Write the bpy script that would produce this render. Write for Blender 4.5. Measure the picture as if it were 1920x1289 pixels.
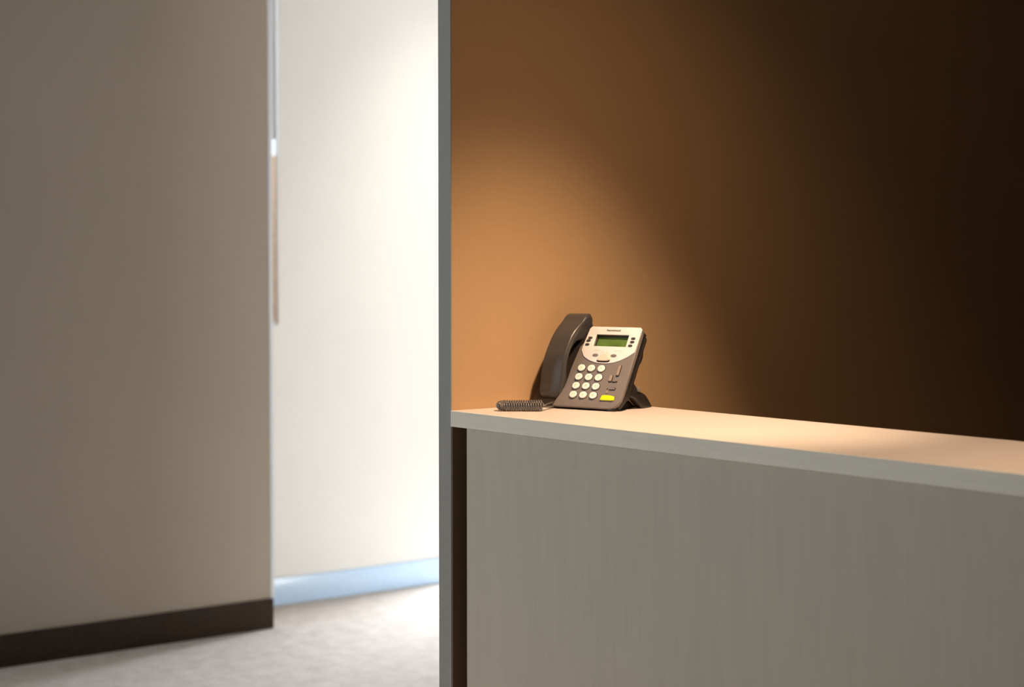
import bpy, bmesh, math, random
from mathutils import Vector, Matrix
random.seed(7)
R = math.radians
scene = bpy.context.scene
for o in list(bpy.data.objects):
    bpy.data.objects.remove(o)

# ------------------------------------------------------------------ camera
CAM = Vector((2.64338, -1.94235, 1.375))
PITCH, YAW = R(2.6065), R(141.698)
cd = bpy.data.cameras.new('camera')
cam = bpy.data.objects.new('camera', cd)
scene.collection.objects.link(cam)
cam.location = CAM
cam.rotation_euler = (R(90) - PITCH, 0, YAW - R(90))
cd.sensor_width = 36.0
cd.lens = 36.0 * 3284.0 / 1920.0
cd.clip_start = 0.05
cd.dof.use_dof = True
cd.dof.focus_distance = 3.27
cd.dof.aperture_fstop = 3.6
scene.camera = cam

# ------------------------------------------------------------------ world, exposure
w = bpy.data.worlds.new('sky')
scene.world = w
w.use_nodes = True
w.node_tree.nodes['Background'].inputs['Color'].default_value = (0.74, 0.86, 1.0, 1)
w.node_tree.nodes['Background'].inputs['Strength'].default_value = 2.6
vs = scene.view_settings
vs.view_transform = 'Standard'
vs.look = 'None'
vs.exposure = 0.0
vs.gamma = 1.0
vs.use_curve_mapping = False

# ------------------------------------------------------------------ large lights in the glazing: daylight, and an added east fill
def area_light(name, loc, rot, sx, sy, power, col):
    l = bpy.data.lights.new(name, 'AREA')
    l.shape = 'RECTANGLE'; l.size = sx; l.size_y = sy
    l.energy = power; l.color = col
    o = bpy.data.objects.new(name, l)
    scene.collection.objects.link(o)
    o.location = loc; o.rotation_euler = rot
    return o
DAY = (0.93, 0.97, 1.0)
sky_in = area_light('corridor_daylight', (-4.40, 4.40, 1.50), (R(70), 0, R(180)), 1.5, 1.8, 310, (0.84, 0.92, 1.0))   # skylight falls in at a slant
sky_in.data.spread = R(130)
area_light('east_fill', (3.93, 3.45, 1.40), (R(90), 0, R(90)), 1.8, 2.1, 265, (1.0, 0.98, 0.94))  # added fill for the cream wall, set in the unseen east glazing
area_light('lobby_daylight', (-2.25, -4.40, 1.45), (R(90), 0, 0), 1.4, 2.2, 78, (0.90, 0.97, 1.0))

# ------------------------------------------------------------------ materials
def nodes(name):
    m = bpy.data.materials.new(name)
    m.use_nodes = True
    nt = m.node_tree
    return m, nt, nt.nodes['Principled BSDF']
def lk(nt, a, b): nt.links.new(a, b)
def coords(nt, scale=(1, 1, 1), kind='Object'):
    tc = nt.nodes.new('ShaderNodeTexCoord'); mp = nt.nodes.new('ShaderNodeMapping')
    mp.inputs['Scale'].default_value = scale
    lk(nt, tc.outputs[kind], mp.inputs['Vector'])
    return mp.outputs['Vector']
def noise(nt, vec, scale, detail=4, rough=0.55):
    n = nt.nodes.new('ShaderNodeTexNoise')
    n.inputs['Scale'].default_value = scale; n.inputs['Detail'].default_value = detail
    n.inputs['Roughness'].default_value = rough
    lk(nt, vec, n.inputs['Vector'])
    return n.outputs['Fac']
def ramp(nt, fac, a, b, p0=0.3, p1=0.7):
    r = nt.nodes.new('ShaderNodeValToRGB')
    r.color_ramp.elements[0].position = p0; r.color_ramp.elements[1].position = p1
    r.color_ramp.elements[0].color = (*a, 1); r.color_ramp.elements[1].color = (*b, 1)
    lk(nt, fac, r.inputs['Fac'])
    return r.outputs['Color']
def bump(nt, h, bs, strength=0.2, dist=0.002):
    b = nt.nodes.new('ShaderNodeBump')
    b.inputs['Strength'].default_value = strength; b.inputs['Distance'].default_value = dist
    lk(nt, h, b.inputs['Height']); lk(nt, b.outputs['Normal'], bs.inputs['Normal'])
def plain(name, col, rough=0.5, spec=0.5, metal=0.0, var=0.04):
    m, nt, bs = nodes(name)
    f = noise(nt, coords(nt), 60, 3)
    a = tuple(c * (1 - var) for c in col); b = tuple(min(1, c * (1 + var)) for c in col)
    lk(nt, ramp(nt, f, a, b), bs.inputs['Base Color'])
    bs.inputs['Roughness'].default_value = rough
    bs.inputs['Specular IOR Level'].default_value = spec
    bs.inputs['Metallic'].default_value = metal
    return m
def wallcover(name, col, var=0.05, rough=0.75):
    m, nt, bs = nodes(name)
    c1 = noise(nt, coords(nt, (1, 1, 1)), 1.3, 3)
    weave_v = noise(nt, coords(nt, (260, 260, 14)), 1, 2)
    weave_h = noise(nt, coords(nt, (14, 14, 260)), 1, 2)
    ad = nt.nodes.new('ShaderNodeMath'); ad.operation = 'ADD'
    lk(nt, weave_v, ad.inputs[0]); lk(nt, weave_h, ad.inputs[1])
    hf = nt.nodes.new('ShaderNodeMath'); hf.operation = 'MULTIPLY'; hf.inputs[1].default_value = 0.5
    lk(nt, ad.outputs[0], hf.inputs[0])
    mx = nt.nodes.new('ShaderNodeMath'); mx.operation = 'MULTIPLY_ADD'; mx.inputs[1].default_value = 0.5
    lk(nt, hf.outputs[0], mx.inputs[0])
    sc = nt.nodes.new('ShaderNodeMath'); sc.operation = 'MULTIPLY'; sc.inputs[1].default_value = 0.5
    lk(nt, c1, sc.inputs[0]); lk(nt, sc.outputs[0], mx.inputs[2])
    lk(nt, ramp(nt, mx.outputs[0], tuple(c * (1 - var) for c in col), tuple(min(1, c * (1 + var)) for c in col)), bs.inputs['Base Color'])
    bs.inputs['Roughness'].default_value = rough
    bs.inputs['Specular IOR Level'].default_value = 0.25
    bump(nt, hf.outputs[0], bs, 0.12, 0.001)
    return m
def laminate(name, a, b, grain, rough=0.42):
    m, nt, bs = nodes(name)
    f = noise(nt, coords(nt, grain), 1, 6, 0.6)
    f2 = noise(nt, coords(nt, tuple(g * 3.3 for g in grain)), 1, 3, 0.6)
    mx = nt.nodes.new('ShaderNodeMath'); mx.operation = 'MULTIPLY_ADD'; mx.inputs[1].default_value = 0.55
    h = nt.nodes.new('ShaderNodeMath'); h.operation = 'MULTIPLY'; h.inputs[1].default_value = 0.45
    lk(nt, f2, h.inputs[0]); lk(nt, f, mx.inputs[0]); lk(nt, h.outputs[0], mx.inputs[2])
    lk(nt, ramp(nt, mx.outputs[0], a, b, 0.36, 0.62), bs.inputs['Base Color'])
    bs.inputs['Roughness'].default_value = rough
    bs.inputs['Specular IOR Level'].default_value = 0.35
    bump(nt, mx.outputs[0], bs, 0.05, 0.0006)
    return m
def carpet_mat():
    m, nt, bs = nodes('loop_carpet')
    v = coords(nt)
    f = noise(nt, v, 90, 5, 0.7); g = noise(nt, v, 14, 3, 0.6)
    mx = nt.nodes.new('ShaderNodeMath'); mx.operation = 'MULTIPLY_ADD'; mx.inputs[1].default_value = 0.6
    h = nt.nodes.new('ShaderNodeMath'); h.operation = 'MULTIPLY'; h.inputs[1].default_value = 0.4
    lk(nt, g, h.inputs[0]); lk(nt, f, mx.inputs[0]); lk(nt, h.outputs[0], mx.inputs[2])
    lk(nt, ramp(nt, mx.outputs[0], (0.52, 0.45, 0.395), (0.75, 0.67, 0.615), 0.36, 0.64), bs.inputs['Base Color'])
    bs.inputs['Roughness'].default_value = 0.95
    bs.inputs['Specular IOR Level'].default_value = 0.1
    bump(nt, f, bs, 0.5, 0.006)
    return m
def glass_mat():
    m, nt, bs = nodes('window_glass')
    bs.inputs['Base Color'].default_value = (0.95, 0.98, 1, 1)
    bs.inputs['Roughness'].default_value = 0.02
    bs.inputs['Transmission Weight'].default_value = 1.0
    bs.inputs['IOR'].default_value = 1.1
    return m
def lamp_mat():
    m, nt, bs = nodes('lamp_glow')
    bs.inputs['Emission Color'].default_value = (1, 0.78, 0.5, 1)
    bs.inputs['Emission Strength'].default_value = 6
    return m

M = {
    'left': wallcover('taupe_wallcovering', (0.425, 0.365, 0.29)),
    'far': wallcover('cream_wallcovering', (0.81, 0.797, 0.77), 0.03),
    'caramel': wallcover('caramel_wallcovering', (0.50, 0.322, 0.18)),
    'staff': wallcover('dark_staff_walls', (0.16, 0.12, 0.09)),
    'lobby': wallcover('lobby_walls', (0.22, 0.20, 0.18)),
    'ceiling': plain('ceiling_paint', (0.25, 0.245, 0.235), 0.9, 0.1),
    'carpet': carpet_mat(),
    'darkbase': plain('brown_rubber_base', (0.036, 0.021, 0.012), 0.7, 0.2, var=0.25),
    'bluebase': plain('pale_blue_gloss_base', (0.56, 0.75, 1.0), 0.22, 0.5),
    'edgegrey': plain('grey_edge_laminate', (0.285, 0.275, 0.25), 0.5, 0.3),
    'bead': plain('pale_corner_bead', (0.72, 0.75, 0.78), 0.35, 0.5),
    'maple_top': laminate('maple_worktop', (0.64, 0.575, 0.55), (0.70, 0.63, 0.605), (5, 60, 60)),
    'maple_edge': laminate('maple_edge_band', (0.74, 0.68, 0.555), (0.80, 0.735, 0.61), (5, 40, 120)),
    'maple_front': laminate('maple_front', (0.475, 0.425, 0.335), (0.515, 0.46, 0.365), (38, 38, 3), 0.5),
    'darkgap': plain('dark_filler', (0.24, 0.165, 0.105), 0.7, 0.2),
    'frame': plain('white_window_frame', (0.75, 0.76, 0.76), 0.4, 0.5),
    'blind': plain('grey_roller_blind', (0.86, 0.87, 0.90), 0.8, 0.2),
    'glass': glass_mat(),
    'terracotta': plain('terracotta_render', (0.84, 0.56, 0.37), 0.9, 0.1, var=0.12),
    'paving': plain('outdoor_paving', (0.40, 0.38, 0.36), 0.9, 0.1),
    'charcoal': plain('charcoal_plastic', (0.056, 0.053, 0.056), 0.30, 0.55),
    'housing': plain('shaded_charcoal_plastic', (0.022, 0.018, 0.017), 0.42, 0.4),  # darker charcoal copy, shade on body and stand put into the colour
    'taupe': plain('taupe_grey_plastic', (0.195, 0.172, 0.170), 0.45, 0.4),
    'silver': plain('silver_plastic', (0.82, 0.79, 0.80), 0.38, 0.5),
    'keywhite': plain('cream_key', (0.93, 0.91, 0.88), 0.4, 0.5),
    'keyinset': plain('cream_key_inset', (0.82, 0.78, 0.71), 0.5, 0.4),
    'print': plain('key_print', (0.40, 0.37, 0.33), 0.6, 0.2),
    'faintprint': plain('faint_print', (0.42, 0.35, 0.31), 0.6, 0.2),
    'logo': plain('logo_print', (0.03, 0.02, 0.017), 0.5, 0.3),
    'navkey': plain('pinkish_nav_key', (0.78, 0.62, 0.53), 0.4, 0.5),
    'bar': plain('light_taupe_key', (0.34, 0.27, 0.23), 0.4, 0.5),
    'yellow': plain('yellow_key', (0.74, 0.80, 0.015), 0.35, 0.5),
    'lcd': plain('lcd_green', (0.10, 0.185, 0.045), 0.3, 0.4, var=0.18),
    'black': plain('black_rubber', (0.012, 0.010, 0.009), 0.5, 0.4),
    'cord': plain('dark_cord', (0.105, 0.095, 0.096), 0.25, 0.7),
    'lampmetal': plain('lamp_trim', (0.6, 0.6, 0.6), 0.3, 0.5, 0.8),
    'lampglow': lamp_mat(),
}

# ------------------------------------------------------------------ mesh helpers
COL = scene.collection
def link_mesh(name, me, mat, parent=None):
    o = bpy.data.objects.new(name, me)
    COL.objects.link(o)
    if mat: me.materials.clear(); me.materials.append(M[mat])
    if parent: o.parent = parent
    return o
def finish(bm, name, angle=35):
    bmesh.ops.recalc_face_normals(bm, faces=bm.faces)
    me = bpy.data.meshes.new(name)
    bm.to_mesh(me); bm.free()
    for p in me.polygons: p.use_smooth = True
    me.set_sharp_from_angle(angle=R(angle))
    return me
def add_box(bm, x0, x1, y0, y1, z0, z1):
    v = [bm.verts.new(c) for c in ((x0,y0,z0),(x1,y0,z0),(x1,y1,z0),(x0,y1,z0),(x0,y0,z1),(x1,y0,z1),(x1,y1,z1),(x0,y1,z1))]
    for f in ((0,3,2,1),(4,5,6,7),(0,1,5,4),(1,2,6,5),(2,3,7,6),(3,0,4,7)):
        bm.faces.new([v[i] for i in f])
def box(name, x0, x1, y0, y1, z0, z1, mat, parent=None, bevel=0.0, seg=2):
    bm = bmesh.new(); add_box(bm, x0, x1, y0, y1, z0, z1)
    if bevel:
        bmesh.ops.bevel(bm, geom=list(bm.edges), offset=bevel, segments=seg, affect='EDGES', profile=0.5)
    return link_mesh(name, finish(bm, name), mat, parent)
def boxes(name, lst, mat, parent=None):
    bm = bmesh.new()
    for b in lst: add_box(bm, *b)
    return link_mesh(name, finish(bm, name), mat, parent)
def plate(name, outlines, h0, h1, fn, mat, parent=None, bevel=0.0, res=3):
    """extrude closed outlines (later ones are holes) from h0 to h1, round the rims, map by fn(u, v, h)"""
    cu = bpy.data.curves.new(name, 'CURVE')
    cu.dimensions = '2D'; cu.fill_mode = 'BOTH'
    for pts in outlines:
        sp = cu.splines.new('POLY'); sp.points.add(len(pts) - 1); sp.use_cyclic_u = True
        for p, q in zip(sp.points, pts): p.co = (q[0], q[1], 0, 1)
    cu.extrude = max((h1 - h0) / 2 - bevel, 0.00001)
    cu.bevel_depth = bevel; cu.bevel_resolution = res; cu.offset = -bevel
    tmp = bpy.data.objects.new(name, cu)
    COL.objects.link(tmp)
    dg = bpy.context.evaluated_depsgraph_get()
    me0 = bpy.data.meshes.new_from_object(tmp.evaluated_get(dg))
    bpy.data.objects.remove(tmp); bpy.data.curves.remove(cu)
    bm = bmesh.new(); bm.from_mesh(me0); bpy.data.meshes.remove(me0)
    bmesh.ops.remove_doubles(bm, verts=bm.verts, dist=1e-6)
    mid = (h0 + h1) / 2
    for v in bm.verts: v.co = Vector(fn(v.co.x, v.co.y, v.co.z + mid))
    return link_mesh(name, finish(bm, name), mat, parent)
def tube(name, pts, r, fn, mat, parent=None, res=3, cyclic=False):
    cu = bpy.data.curves.new(name, 'CURVE'); cu.dimensions = '3D'
    sp = cu.splines.new('POLY'); sp.points.add(len(pts) - 1); sp.use_cyclic_u = cyclic
    for p, q in zip(sp.points, pts): p.co = (*q, 1)
    cu.bevel_depth = r; cu.bevel_resolution = res; cu.use_fill_caps = True
    tmp = bpy.data.objects.new(name, cu); COL.objects.link(tmp)
    dg = bpy.context.evaluated_depsgraph_get()
    me0 = bpy.data.meshes.new_from_object(tmp.evaluated_get(dg))
    bpy.data.objects.remove(tmp); bpy.data.curves.remove(cu)
    bm = bmesh.new(); bm.from_mesh(me0); bpy.data.meshes.remove(me0)
    for v in bm.verts: v.co = Vector(fn(*v.co))
    return link_mesh(name, finish(bm, name, 60), mat, parent)
def text(name, body, size, u, v, h, fn, mat, parent, width=None, bold=0.0, thick=0.00012):
    cu = bpy.data.curves.new(name, 'FONT')
    cu.body = body; cu.size = size; cu.align_x = 'CENTER'; cu.align_y = 'CENTER'
    cu.extrude = thick; cu.offset = bold
    tmp = bpy.data.objects.new(name, cu); COL.objects.link(tmp)
    dg = bpy.context.evaluated_depsgraph_get()
    me0 = bpy.data.meshes.new_from_object(tmp.evaluated_get(dg))
    bpy.data.objects.remove(tmp); bpy.data.curves.remove(cu)
    bm = bmesh.new(); bm.from_mesh(me0); bpy.data.meshes.remove(me0)
    k = 1.0
    if width:
        xs = [p.co.x for p in bm.verts]; k = width / (max(xs) - min(xs))
    for p in bm.verts: p.co = Vector(fn(u + p.co.x * k, v + p.co.y, h + p.co.z))
    return link_mesh(name, finish(bm, name), mat, parent)
def rrect(x0, x1, y0, y1, r, seg=6):
    if not hasattr(r, '__len__'): r = (r,) * 4
    out = []
    for (cx, cy, a, q) in ((x1, y0, -90, r[1]), (x1, y1, 0, r[2]), (x0, y1, 90, r[3]), (x0, y0, 180, r[0])):
        sx = -1 if cx == x1 else 1; sy = 1 if cy == y0 else -1
        for k in range(seg + 1):
            t = R(a + 90 * k / seg)
            out.append((cx + sx * q + q * math.cos(t), cy + sy * q + q * math.sin(t)))
    return out
def ellipse(cx, cy, a, b, n=24, power=2.0, skew=0.0):
    out = []
    for k in range(n):
        t = 2 * math.pi * k / n
        c, s = math.cos(t), math.sin(t)
        x = math.copysign(abs(c) ** (2 / power), c) * a; y = math.copysign(abs(s) ** (2 / power), s) * b
        out.append((cx + x + skew * y, cy + y))
    return out
def smooth_closed(pts, n=6):
    out = []; L = len(pts)
    for i in range(L):
        p0, p1, p2, p3 = (Vector(pts[(i + k - 1) % L]) for k in range(4))
        for k in range(n):
            t = k / n
            q = 0.5 * ((2 * p1) + (p2 - p0) * t + (2 * p0 - 5 * p1 + 4 * p2 - p3) * t * t + (3 * p1 - p0 - 3 * p2 + p3) * t ** 3)
            out.append((q.x, q.y))
    return out
def tag(o, label, cat, group=None):
    o['label'] = label; o['category'] = cat
    if group: o['group'] = group
    return o
def struct(o, label=None):
    o['kind'] = 'structure'
    if label: o['label'] = label
    return o
def empty(name, loc, rz=0.0):
    o = bpy.data.objects.new(name, None); o.empty_display_size = 0.1
    COL.objects.link(o); o.location = loc; o.rotation_euler = (0, 0, rz)
    return o

# ------------------------------------------------------------------ the room
H = 2.75
XL, XF = -3.071, -3.442         # taupe wall face, cream wall face
YL = 1.411                      # end of the taupe wall
struct(box('floor', -5.6, 4.1, -4.6, 4.6, -0.08, 0.0, 'carpet'), 'light beige looped carpet floor')
struct(boxes('ceiling', [(-3.6, 4.1, -4.62, 2.44, H, H + 0.08), (-5.6, 4.1, 2.44, 4.62, H, H + 0.08)], 'ceiling'), 'plain grey ceiling above the lobby')
wl = struct(box('wall_left', -3.60, XL, -4.5, YL, 0, H, 'left'), 'taupe fabric covered wall standing proud at the left')
bl = struct(box('baseboard_left', XL, XL + 0.012, -4.5, YL + 0.006, 0, 0.1137, 'darkbase', bevel=0.003), 'dark brown base along the taupe wall')
bead = struct(boxes('trim_1', [(XL - 0.02, XL + 0.003, YL, YL + 0.014, 0.1137, H)], 'bead'), 'pale corner bead at the end of the taupe wall')
# cream wall with a slot window beside the taupe wall
WY0, WY1, WZ0, WZ1 = YL + 0.03, 1.672, 1.13, 2.62
bm = bmesh.new()
add_box(bm, XF - 0.14, XF, YL, WY0, 0, H)
for z0, z1, y0 in ((0, WZ0, WY0), (WZ1, H, WY0)): add_box(bm, XF - 0.14, XF, y0, WY1, z0, z1)
# right of the slot the reveal splays outwards
q = [(XF, WY1), (XF, 2.56), (XF - 0.14, 2.56), (XF - 0.14, WY1 + 0.14)]
lo = [bm.verts.new((*c, 0)) for c in q]; hi = [bm.verts.new((*c, H)) for c in q]
bm.faces.new(lo); bm.faces.new(hi)
for k in range(4): bm.faces.new((lo[k], lo[(k + 1) % 4], hi[(k + 1) % 4], hi[k]))
struct(link_mesh('wall_far', finish(bm, 'wall_far'), 'far'), 'cream fabric covered wall in bright daylight')
struct(box('baseboard_far', XF, XF + 0.012, YL, 2.56, 0, 0.108, 'bluebase', bevel=0.003), 'pale blue glossy base along the cream wall')
XW = XF - 0.012
win = struct(boxes('window_1', [(XW - 0.03, XW, WY0, WY0 + 0.03, WZ0, WZ1), (XW - 0.004, XW, WY1 - 0.001, WY1 + 0.004, WZ0, WZ1),
                         (XW - 0.03, XW, WY0, WY1, WZ0, WZ0 + 0.012), (XW - 0.03, XW, WY0, WY1, WZ1 - 0.03, WZ1),
                         (XW - 0.03, XW, WY0, WY1, 2.31, 2.34)], 'frame'), 'narrow slot window beside the taupe wall')
box('pane', XW - 0.018, XW - 0.014, WY0 + 0.02, WY1 + 0.006, WZ0 + 0.01, WZ1 - 0.02, 'glass', win)
box('roller_blind', XW - 0.012, XW - 0.009, WY0 + 0.01, WY1 + 0.002, 1.872, WZ1 - 0.01, 'blind', win)
# glazed far end of the corridor, round the corner of the cream wall
struct(boxes('wall_back', [(-5.6, 4.1, 4.5, 4.62, 2.55, H), (-5.6, 4.1, 4.5, 4.62, 0, 0.12), (-3.52, 4.1, 4.5, 4.62, 0.12, 2.55), (-5.6, -5.20, 4.5, 4.62, 0.12, 2.55)], 'far'))
struct(box('wall_corridor', -5.6, -5.5, 2.56, 4.5, 0, H, 'far'))
struct(box('wall_return', -5.6, XF - 0.14, 2.44, 2.56, 0, H, 'far'))
w2 = struct(boxes('window_2', [(x - 0.025, x + 0.025, 4.53, 4.58, 0.12, 2.55) for x in (-5.175, -4.36, -3.545)] +
                  [(-5.20, -3.52, 4.53, 4.58, 0.12, 0.17), (-5.20, -3.52, 4.53, 4.58, 2.50, 2.55)], 'frame'))
for x in (-5.15, -4.335):
    box('pane', x, x + 0.765, 4.55, 4.556, 0.16, 2.51, 'glass', w2)
# lobby side behind the camera
struct(boxes('wall_front', [(-3.6, -3.0, -4.62, -4.5, 0, H), (-1.5, 4.1, -4.62, -4.5, 0, H), (-3.0, -1.5, -4.62, -4.5, 0, 0.3), (-3.0, -1.5, -4.62, -4.5, 2.6, H)], 'lobby'))
w3 = struct(boxes('window_3', [(x - 0.025, x + 0.025, -4.58, -4.53, 0.3, 2.6) for x in (-2.975, -2.25, -1.525)] +
                  [(-3.0, -1.5, -4.58, -4.53, 0.3, 0.35), (-3.0, -1.5, -4.58, -4.53, 2.55, 2.6)], 'frame'))
for x in (-2.95, -2.225):
    box('pane', x, x + 0.675, -4.556, -4.55, 0.34, 2.56, 'glass', w3)
struct(box('wall_right', 4.0, 4.12, -4.5, 2.3, 0, H, 'staff'))
struct(box('wall_staff', 0.0, 4.12, 2.30, 2.40, 0, H, 'staff'), 'dark wall closing the staff side')
struct(boxes('wall_east', [(4.0, 4.12, 2.4, 2.5, 0, H), (4.0, 4.12, 4.4, 4.5, 0, H), (4.0, 4.12, 2.5, 4.4, 0, 0.3), (4.0, 4.12, 2.5, 4.4, 2.5, H)], 'far'))
w4 = struct(boxes('added_window', [(4.03, 4.08, y - 0.025, y + 0.025, 0.3, 2.5) for y in (2.525, 3.45, 4.375)] +
                  [(4.03, 4.08, 2.5, 4.4, 0.3, 0.35), (4.03, 4.08, 2.5, 4.4, 2.45, 2.5)], 'frame'))  # unseen glazing added so fill light reaches the cream wall
for y in (2.55, 3.475):
    box('pane', 4.052, 4.058, y, y + 0.875, 0.34, 2.46, 'glass', w4)
# thin partition that carries the caramel wall, with its grey edge band
struct(box('wall_partition', -0.019, 0.0, 0.002, 2.3, 0, H, 'caramel'), 'caramel fabric covered partition behind the desk phone')
struct(box('wall_partition_back', -0.0385, -0.0191, 0.002, 2.4, 0, H, 'staff'), 'dark brown corridor side of the partition')
struct(box('trim_2', -0.0392, 0.0, -0.0005, 0.002, 0, H, 'edgegrey'), 'grey laminate edge of the partition')

# ceiling wall washer in the corridor, aimed at the cream wall
WWP, WWA = Vector((-2.1, 3.0, H - 0.05)), Vector((XF, 2.62, 1.75))
t = tag(empty('wall_washer', (WWP.x, WWP.y, H)), 'small ceiling wall washer in the corridor behind the partition', 'ceiling light')
boxes('mounting_plate', [(-0.06, 0.06, -0.06, 0.06, -0.012, -0.0005)], 'lampmetal', t)
box('hood', -0.035, 0.035, -0.035, 0.035, -0.04, -0.012, 'lampmetal', t, 0.004)
l = bpy.data.lights.new('washer_beam', 'SPOT'); l.energy = 62; l.color = (1.0, 0.93, 0.80); l.spot_size = R(58); l.spot_blend = 1.0; l.shadow_soft_size = 0.05
o = bpy.data.objects.new('washer_beam', l); COL.objects.link(o); o.parent = t; o.location = (0, 0, -0.06)
o.rotation_euler = (WWA - WWP).to_track_quat('-Z', 'Y').to_euler()

# outside the slot window
tag(box('garden_wall', -4.5, -4.3, 0.9, 2.42, 0, 1.868, 'terracotta', bevel=0.01), 'terracotta garden wall seen through the narrow slot window', 'wall')
struct(box('ground_outside', -12.0, -5.6, -3.0, 6.0, -0.08, 0.0, 'paving'))

# ------------------------------------------------------------------ reception counter
ZC = 1.10
XE = 2.5
rc = tag(empty('reception_counter', (0, 0, 0)), 'maple laminate reception counter with thick ledge beneath the desk phone', 'counter')
wt = box('ledge', 0.0008, XE, 0.0, 0.355, ZC - 0.0302, ZC, 'maple_top', rc, 0.0008, 1)
box('edge_band', 0.0008, XE, -0.0022, -0.0001, ZC - 0.0302, ZC - 0.0004, 'maple_edge', wt, 0.0005, 1)
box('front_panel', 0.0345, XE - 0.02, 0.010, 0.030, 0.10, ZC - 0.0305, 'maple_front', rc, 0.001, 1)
box('filler_strip', 0.0008, 0.0345, 0.055, 0.075, 0.0, ZC - 0.0305, 'darkgap', rc)
box('gap_shade_sheet', 0.0006, 0.0030, 0.0004, 0.055, 0.0, ZC - 0.0305, 'darkgap', rc)  # dark sheet over the partition side, standing in for shade in the gap
box('plinth', 0.0345, XE - 0.02, 0.05, 0.07, 0.0, 0.0999, 'darkgap', rc)
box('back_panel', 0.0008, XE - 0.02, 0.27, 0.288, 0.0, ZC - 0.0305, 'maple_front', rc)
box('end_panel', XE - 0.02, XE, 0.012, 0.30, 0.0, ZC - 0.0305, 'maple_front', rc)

# ------------------------------------------------------------------ track spotlights over the counter
ty = 0.12
tr = tag(empty('lighting_track', (1.6, ty, H)), 'slim white lighting track on the ceiling above the counter', 'lighting track')
boxes('rail', [(-1.1, 1.1, -0.017, -0.006, -0.02, -0.0005), (-1.1, 1.1, 0.006, 0.017, -0.02, -0.0005), (-1.1, 1.1, -0.006, 0.006, -0.006, -0.0005)], 'lampmetal', tr)
def spotlight(x, aim, power, cone, label):
    z = H - 0.13
    t = tag(empty('track_spotlight', (x, ty, H - 0.021)), label, 'spotlight', 'spotlights on the track above the counter')
    box('adapter', -0.05, 0.05, -0.016, 0.016, -0.022, -0.0005, 'lampmetal', t, 0.002)
    box('stem', -0.006, 0.006, -0.006, 0.006, -0.075, -0.020, 'lampmetal', t, 0.001)
    d = (Vector(aim) - Vector((x, ty, z))).normalized()
    rot = d.to_track_quat('-Z', 'Y')
    bm = bmesh.new(); n = 28; rings = []
    for r_, q in [(0.0, 0.075), (0.030, 0.075), (0.040, 0.065), (0.046, -0.045), (0.043, -0.045), (0.037, -0.010), (0.0, -0.008)]:
        rings.append([bm.verts.new((r_ * math.cos(2 * math.pi * k / n), r_ * math.sin(2 * math.pi * k / n), q)) for k in range(n)])
    for a in range(len(rings) - 1):
        for k in range(n): bm.faces.new((rings[a][k], rings[a][(k + 1) % n], rings[a + 1][(k + 1) % n], rings[a + 1][k]))
    bmesh.ops.remove_doubles(bm, verts=bm.verts, dist=1e-5)
    hd = link_mesh('lamp_head', finish(bm, 'lamp_head'), 'lampmetal', t)
    hd.rotation_euler = rot.to_euler(); hd.location = (0, 0, z - H + 0.021)
    plate('lens', [ellipse(0, 0, 0.036, 0.036, 28)], -0.016, -0.012, lambda u, v, h: (u, v, h), 'lampglow', hd)
    l = bpy.data.lights.new('spotlight_beam', 'SPOT')
    l.energy = power; l.color = WARM; l.spot_size = R(cone); l.spot_blend = 1.0; l.shadow_soft_size = 0.05
    o = bpy.data.objects.new('spotlight_beam', l); COL.objects.link(o); o.parent = hd
    o.location = (0, 0, -0.055)
    l2 = bpy.data.lights.new('spotlight_spill', 'SPOT')      # the wide field of the same lamp
    l2.energy = power * 0.085; l2.color = WARM; l2.spot_size = R(94); l2.spot_blend = 1.0; l2.shadow_soft_size = 0.035
    o2 = bpy.data.objects.new('spotlight_spill', l2); COL.objects.link(o2); o2.parent = hd; o2.location = (0, 0, -0.055)
    return t
WARM = (1.0, 0.69, 0.42)
spotlight(1.0, (0.35, 0.13, ZC), 200, 49, 'white track spotlight nearest the caramel partition')
spotlight(2.1, (1.38, 0.12, ZC), 125, 47, 'white track spotlight farther along from the caramel partition')

# ------------------------------------------------------------------ desk phone
PSI, TAU = 0.27312, 0.52352
OW, OY = -0.10, 0.05            # origin of the phone: middle of its base
P0 = Vector((0.22617, 0.21820, ZC))
Wd = Vector((math.cos(PSI), math.sin(PSI), 0)); Dd = Vector((-math.sin(PSI), math.cos(PSI), 0))
ORG = P0 + Wd * OW + Dd * OY
phone = tag(empty('desk_phone', ORG, PSI), 'dark grey desk phone with silver display panel and coiled cord, standing on the counter ledge', 'telephone')
sT, cT = math.sin(TAU), math.cos(TAU)
def FP(w_, s, n): return (w_ - OW, s * sT - n * cT - OY, 0.006 + s * cT + n * sT)
def SP(y, z, x): return (x - OW, y - OY, z)
inv = Matrix.Rotation(-PSI, 4, 'Z') @ Matrix.Translation(-ORG)
def WL(x, y, z): return tuple(inv @ Vector((x, y, z)))

# housing under the face and under the handset
hous = [(-0.203, 0.009), (-0.199, 0.0046), (-0.02, 0.0046), (-0.008, 0.006), (-0.001, 0.02), (0.0005, 0.04), (0.0005, 0.164), (-0.004, 0.168), (-0.18, 0.168), (-0.186, 0.162)]
plate('housing', [hous], -0.018, -0.007, FP, 'housing', phone, 0.0015)
plate('rear_housing', [rrect(-0.186, -0.001, 0.026, 0.166, 0.01)], -0.0265, -0.0195, FP, 'housing', phone, 0.002)
plate('rear_hook', [smooth_closed([(-0.0205, 0.095), (-0.031, 0.108), (-0.034, 0.124), (-0.030, 0.134), (-0.0205, 0.14)], 5)], -0.15, -0.004,
      lambda u, v, h: FP(h, v, u), 'housing', phone, 0.001)
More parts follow.
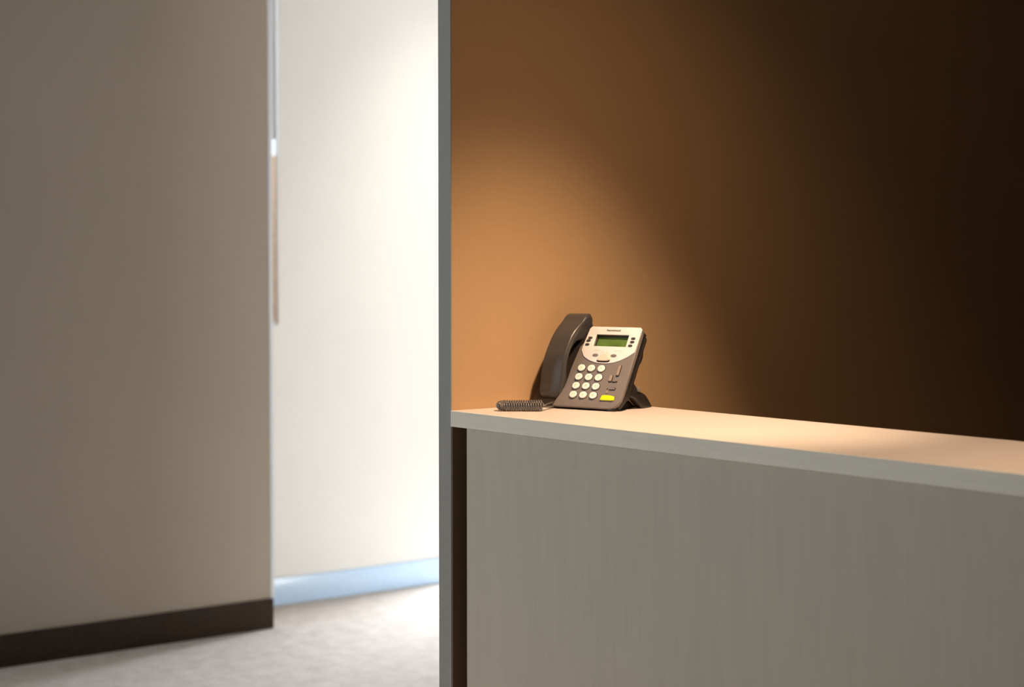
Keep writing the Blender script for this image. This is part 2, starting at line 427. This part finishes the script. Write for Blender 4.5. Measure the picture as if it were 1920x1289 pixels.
# face plate, its left border follows the handset
facep = [(-0.150, 0.0), (-0.022, 0.0), (-0.012, 0.0025), (-0.005, 0.0085), (-0.001, 0.017), (0.0, 0.028), (0.0, 0.167), (-0.0035, 0.1705),
         (-0.112, 0.1705), (-0.1175, 0.167), (-0.1195, 0.155), (-0.1225, 0.135), (-0.128, 0.128), (-0.131, 0.105), (-0.1335, 0.08), (-0.1345, 0.05), (-0.1365, 0.038), (-0.140, 0.026), (-0.146, 0.012)]
fp = plate('face_plate', [facep, rrect(-0.0983, -0.0245, 0.1283, 0.1543, 0.0012, 3)], -0.0068, 0.0, FP, 'taupe', phone, 0.0012)
# silver display panel with the window for the screen
arc = [(-0.0015, 0.1185)]
for k in range(1, 16):
    t = k / 16
    u = -0.0015 + (-0.1205 + 0.0015) * t
    base = 0.0925; d = abs(t - 0.53) / 0.53
    arc.append((u, base + 0.0255 * (d ** 2.3)))
arc += [(-0.1212, 0.1185), (-0.1215, 0.126), (-0.1195, 0.145), (-0.1170, 0.1665), (-0.1130, 0.1705), (-0.0040, 0.1705), (-0.0003, 0.1670)]
hole = rrect(-0.0980, -0.0248, 0.1286, 0.1540, 0.0012, 3)
dp = plate('display_panel', [arc, hole], -0.0002, 0.0016, FP, 'silver', phone, 0.0005, 2)
plate('screen_bezel', [rrect(-0.1005, -0.0225, 0.1262, 0.1565, 0.0012, 3), rrect(-0.0965, -0.0263, 0.1300, 0.1525, 0.0006, 3)], -0.0062, -0.0048, FP, 'black', dp)
plate('screen', [rrect(-0.0998, -0.0230, 0.1270, 0.1558, 0.0008, 3)], -0.0067, -0.0058, FP, 'lcd', dp)
text('logo', 'hanwood', 0.0062, -0.0622, 0.1630, 0.0017, FP, 'logo', dp, 0.0305, 0.00015)
for (a, b) in ((-0.0925, -0.0765), (-0.0470, -0.0310)):
    tube('printed_line', [FP(a + (b - a) * k / 6, 0.1190 + 0.0012 * math.sin(math.pi * k / 6) * (1 if a < -0.06 else 1), 0.0017) for k in range(7)], 0.00022, lambda *q: q, 'faintprint', dp, 1)
for (a, b) in ((-0.0715, 0.1162), (-0.0620, 0.1142)):
    plate('printed_arrow', [[(a - 0.0011, b - 0.0008), (a + 0.0011, b - 0.0008), (a, b + 0.0012)]], 0.0015, 0.0019, FP, 'print', dp)
# small keys on the silver panel
for (u, v) in ((-0.1094, 0.1457), (-0.1115, 0.1397), (-0.1118, 0.1312), (-0.0130, 0.1465), (-0.0132, 0.1392), (-0.0150, 0.1313)):
    plate('soft_key', [ellipse(u, v, 0.0046, 0.0024, 18, 2.6)], 0.0010, 0.0030, FP, 'charcoal', phone, 0.0006, 2)
for u in (-0.0862, -0.0452):
    plate('menu_key', [ellipse(u, 0.1090, 0.0064, 0.0031, 22, 2.2)], 0.0010, 0.0026, FP, 'taupe', phone, 0.0006, 2)
nav = smooth_closed([(-0.0775, 0.0980), (-0.0650, 0.0968), (-0.0530, 0.0980), (-0.0522, 0.1030), (-0.0585, 0.1100), (-0.0650, 0.1120), (-0.0715, 0.1100), (-0.0775, 0.1030)], 5)
plate('navigation_key_shadow', [[(-0.0648 + (x + 0.0650) * 1.04, 0.1022 + (y - 0.1045) * 1.04) for x, y in nav]], 0.0012, 0.0018, FP, 'black', phone)  # black copy slid below the key, painted as its cast shadow
plate('navigation_key', [nav], 0.0014, 0.0048, FP, 'navkey', phone, 0.0012)
# dial pad
digits = '123456789*0#'
km = {}
for j in range(4):
    for i in range(3):
        u, v = -0.1084 + 0.02245 * i, 0.08106 - 0.01892 * j
        d = digits[j * 3 + i]
        if not km:
            k = plate('dial_key', [ellipse(0, 0, 0.0078, 0.0068, 26, 2.3)], 0.0, 0.0036, lambda a, b, h: FP(a + OW, b, h), 'keywhite', phone, 0.0013)
            ins = plate('key_inset', [ellipse(0, 0, 0.0052, 0.0040, 22, 2.2)], 0.0034, 0.0037, lambda a, b, h: FP(a + OW, b, h), 'keyinset', k)
            surround = plate('key_surround', [ellipse(0, 0, 0.0086, 0.0076, 26, 2.3)], -0.0002, 0.0003, lambda a, b, h: FP(a + OW, b, h), 'black', k)
            km = dict(k=k.data, i=ins.data, s=surround.data)
        else:
            k = link_mesh('dial_key', km['k'], None, phone)
            ins = link_mesh('key_inset', km['i'], None, k); surround = link_mesh('key_surround', km['s'], None, k)
        a, b = Vector(FP(u, v, 0)), Vector(FP(OW, 0, 0))
        k.location = a - b
        text('key_print', d, 0.0052, OW, 0, 0.0037, FP, 'print', k)
# yellow key, volume bar and other keys at the right of the dial pad
plate('message_key', [smooth_closed([(-0.0447, 0.0158), (-0.0300, 0.0156), (-0.0160, 0.0160), (-0.0157, 0.0205), (-0.0175, 0.0243), (-0.0300, 0.0260), (-0.0425, 0.0252), (-0.0445, 0.0210)], 5)], 0.0, 0.0030, FP, 'yellow', phone, 0.0009)
plate('volume_key', [rrect(-0.0262, -0.0216, 0.0680, 0.0890, (0.0015, 0.0015, 0.0022, 0.0022))], 0.0, 0.0034, FP, 'bar', phone, 0.0009)
plate('volume_key_shadow_groove', [rrect(-0.0268, -0.0206, 0.0662, 0.0898, 0.002)], -0.0002, 0.0003, FP, 'black', phone)  # black groove, wider at right and bottom to paint the key's shadow
plate('headset_key', [rrect(-0.0392, -0.0338, 0.0550, 0.0685, (0.0026, 0.0026, 0.0020, 0.0020))], 0.0, 0.0030, FP, 'bar', phone, 0.0008)
plate('headset_key_groove', [rrect(-0.0400, -0.0328, 0.0535, 0.0693, 0.0028)], -0.0002, 0.0003, FP, 'black', phone)
plate('mute_key', [rrect(-0.0310, -0.0215, 0.0550, 0.0592, 0.0016)], 0.0, 0.0026, FP, 'taupe', phone, 0.0007)
plate('mute_key_shadow', [rrect(-0.0316, -0.0205, 0.0538, 0.0570, 0.0014)], -0.0002, 0.0003, FP, 'black', phone)  # black strip below and right of the key, painted as its shadow
plate('speaker_key', [rrect(-0.0325, -0.0205, 0.0385, 0.0428, 0.0016)], 0.0, 0.0022, FP, 'taupe', phone, 0.0006)
plate('speaker_key_groove', [rrect(-0.0334, -0.0196, 0.0374, 0.0437, 0.0020)], -0.0002, 0.0003, FP, 'black', phone)
plate('indicator_dot', [ellipse(-0.0372, 0.0398, 0.0012, 0.0012, 12)], 0.0, 0.0006, FP, 'black', phone)
plate('indicator_lamp', [ellipse(-0.0365, 0.0330, 0.0020, 0.0024, 16)], 0.0, 0.0012, FP, 'bar', phone, 0.0004, 2)

# stand behind the body
prof = smooth_closed([(0.038, 0.030), (0.060, 0.054), (0.072, 0.046), (0.088, 0.034), (0.108, 0.026), (0.124, 0.012), (0.131, 0.003), (0.129, 0.0006), (0.100, 0.0006), (0.088, 0.008), (0.070, 0.020), (0.052, 0.025)], 5)
arm = plate('stand_arm', [prof], -0.026, -0.008, SP, 'housing', phone, 0.003)
arm2 = link_mesh('stand_arm', arm.data, None, phone); arm2.location = (-0.152, 0, 0)
plate('stand_bridge', [smooth_closed([(0.054, 0.045), (0.085, 0.032), (0.112, 0.020), (0.110, 0.014), (0.084, 0.025), (0.056, 0.036)], 4)], -0.165, -0.022, SP, 'housing', phone, 0.001)
plate('stand_shade_fill', [[(0.030, 0.001), (0.104, 0.001), (0.088, 0.012), (0.066, 0.024), (0.040, 0.026)]], -0.172, -0.028, SP, 'black', phone, 0.001, 1)  # black solid filling the arch, stands in for shade under the stand
plate('stand_pivot', [ellipse(0.081, 0.0375, 0.0045, 0.0045, 18)], -0.0095, -0.005, SP, 'taupe', phone, 0.001)
for u in (-0.185, -0.02):
    plate('rubber_foot', [rrect(0.004, 0.018, 0.0002, 0.0066, 0.001, 2)], u - 0.008, u + 0.008, SP, 'black', phone, 0.0005, 1)

# handset: side profile in (s, n), rounded across its width
outer = [(0.0175, -0.0045), (0.0245, 0.0035), (0.0420, 0.0090), (0.0674, 0.0195), (0.0840, 0.0252), (0.0985, 0.0280), (0.1273, 0.0282), (0.1450, 0.0255), (0.1628, 0.0195), (0.179, 0.0130), (0.1965, 0.0075), (0.2070, -0.0015),
         (0.2070, -0.0100), (0.199, -0.0165), (0.182, -0.0170), (0.158, -0.0140), (0.1450, -0.0080), (0.135, 0.0050), (0.119, 0.0135), (0.098, 0.0140), (0.078, 0.0085), (0.063, -0.0010), (0.056, -0.0100), (0.050, -0.0155), (0.034, -0.0170), (0.019, -0.0160), (0.0150, -0.0110)]
def HS(u, v, h):                # h runs 0..1 across the width; the lower end is a little broader
    k = max(0.0, min(1.0, (0.16 - u) / 0.13)); k = k * k * (3 - 2 * k)
    x = h / 0.024 - 1.0         # the ends are crowned across the width
    u += 0.0055 * x * x * (max(0.0, min(1.0, (0.05 - u) / 0.03)) - 1.9 * max(0.0, min(1.0, (u - 0.145) / 0.06)) ** 2)
    t = max(0.0, min(1.0, (u - 0.13) / 0.06)); t = t * t * (3 - 2 * t)
    right, left = -0.1330 - 0.0040 * k + 0.0050 * t, -0.1805 - 0.0080 * k
    return FP(left + (right - left) * (h / 0.048), u, v)
hs = plate('handset', [smooth_closed(outer, 4)], 0.0, 0.048, HS, 'charcoal', phone, 0.0046, 5)
plate('cord_socket', [rrect(-0.160, -0.148, -0.0150, -0.0080, 0.002, 3)], 0.012, 0.019, lambda u, v, h: FP(u, h, v), 'black', hs, 0.0006, 1)
# cradle cups under both ends of the handset
plate('cradle_cup', [rrect(-0.181, -0.127, 0.150, 0.190, 0.010)], -0.0185, -0.0158, FP, 'housing', phone, 0.001, 2)
plate('cradle_cup', [rrect(-0.184, -0.140, 0.0045, 0.052, 0.008)], -0.0185, -0.0160, FP, 'housing', phone, 0.001, 2)

# coiled cord: doubled back on itself in front of the phone
r2 = Vector((0.6198, 0.7848)); a2 = Vector((-0.7848, 0.6198))
A = Vector((0.071, 0.051)) + a2 * 0.004
rc_, wire = 0.0070, 0.0016
path = []
def P(q, z): path.append(Vector((q.x, q.y, z)))
N1 = 60
for k in range(N1 + 1):
    P(A + r2 * (0.088 - 0.071 * k / N1), ZC + rc_ + wire + 0.0002)
cU = A + r2 * 0.017 + a2 * 0.0085
for k in range(1, 16):
    t = math.pi * k / 16
    P(cU - a2 * 0.0085 * math.cos(t) - r2 * 0.0085 * math.sin(t), ZC + rc_ + wire + 0.0002 + 0.003 * k / 16)
for k in range(N1 + 1):
    P(A + a2 * 0.017 + r2 * (0.017 + 0.069 * k / N1), ZC + rc_ + wire + 0.0032)
length = [0.0]
for k in range(1, len(path)): length.append(length[-1] + (path[k] - path[k - 1]).length)
total = length[-1]; pitch = 0.0045; per = 14
steps = int(total / pitch * per)
ph = 0.0
coil = []
seg = 0
for k in range(steps + 1):
    d = total * k / steps
    while seg < len(path) - 2 and length[seg + 1] < d: seg += 1
    t = (d - length[seg]) / max(1e-9, length[seg + 1] - length[seg])
    c = path[seg].lerp(path[seg + 1], t)
    tg = (path[seg + 1] - path[seg]).normalized(); side = Vector((0, 0, 1)).cross(tg).normalized()
    ph += 2 * math.pi / per * (1.9 if N1 <= seg < N1 + 16 else 1.0)
    coil.append(c + side * math.cos(ph) * rc_ + Vector((0, 0, 1)) * math.sin(ph) * rc_)
def toworld(q): return ORG + Matrix.Rotation(PSI, 3, 'Z') @ Vector(q)
head = toworld(FP(-0.156, 0.0125, -0.0115)); tail = toworld(FP(-0.150, 0.004, -0.012))
def arcpts(p, q, lift, n=10):
    return [p.lerp(q, k / n) + Vector((0, 0, lift * math.sin(math.pi * k / n))) for k in range(n)]
full = arcpts(head, coil[0], 0.0) + coil + list(reversed(arcpts(tail, coil[-1], -0.001)))
tube('coiled_cord', [tuple(q) for q in full], wire, WL, 'cord', phone, 2)
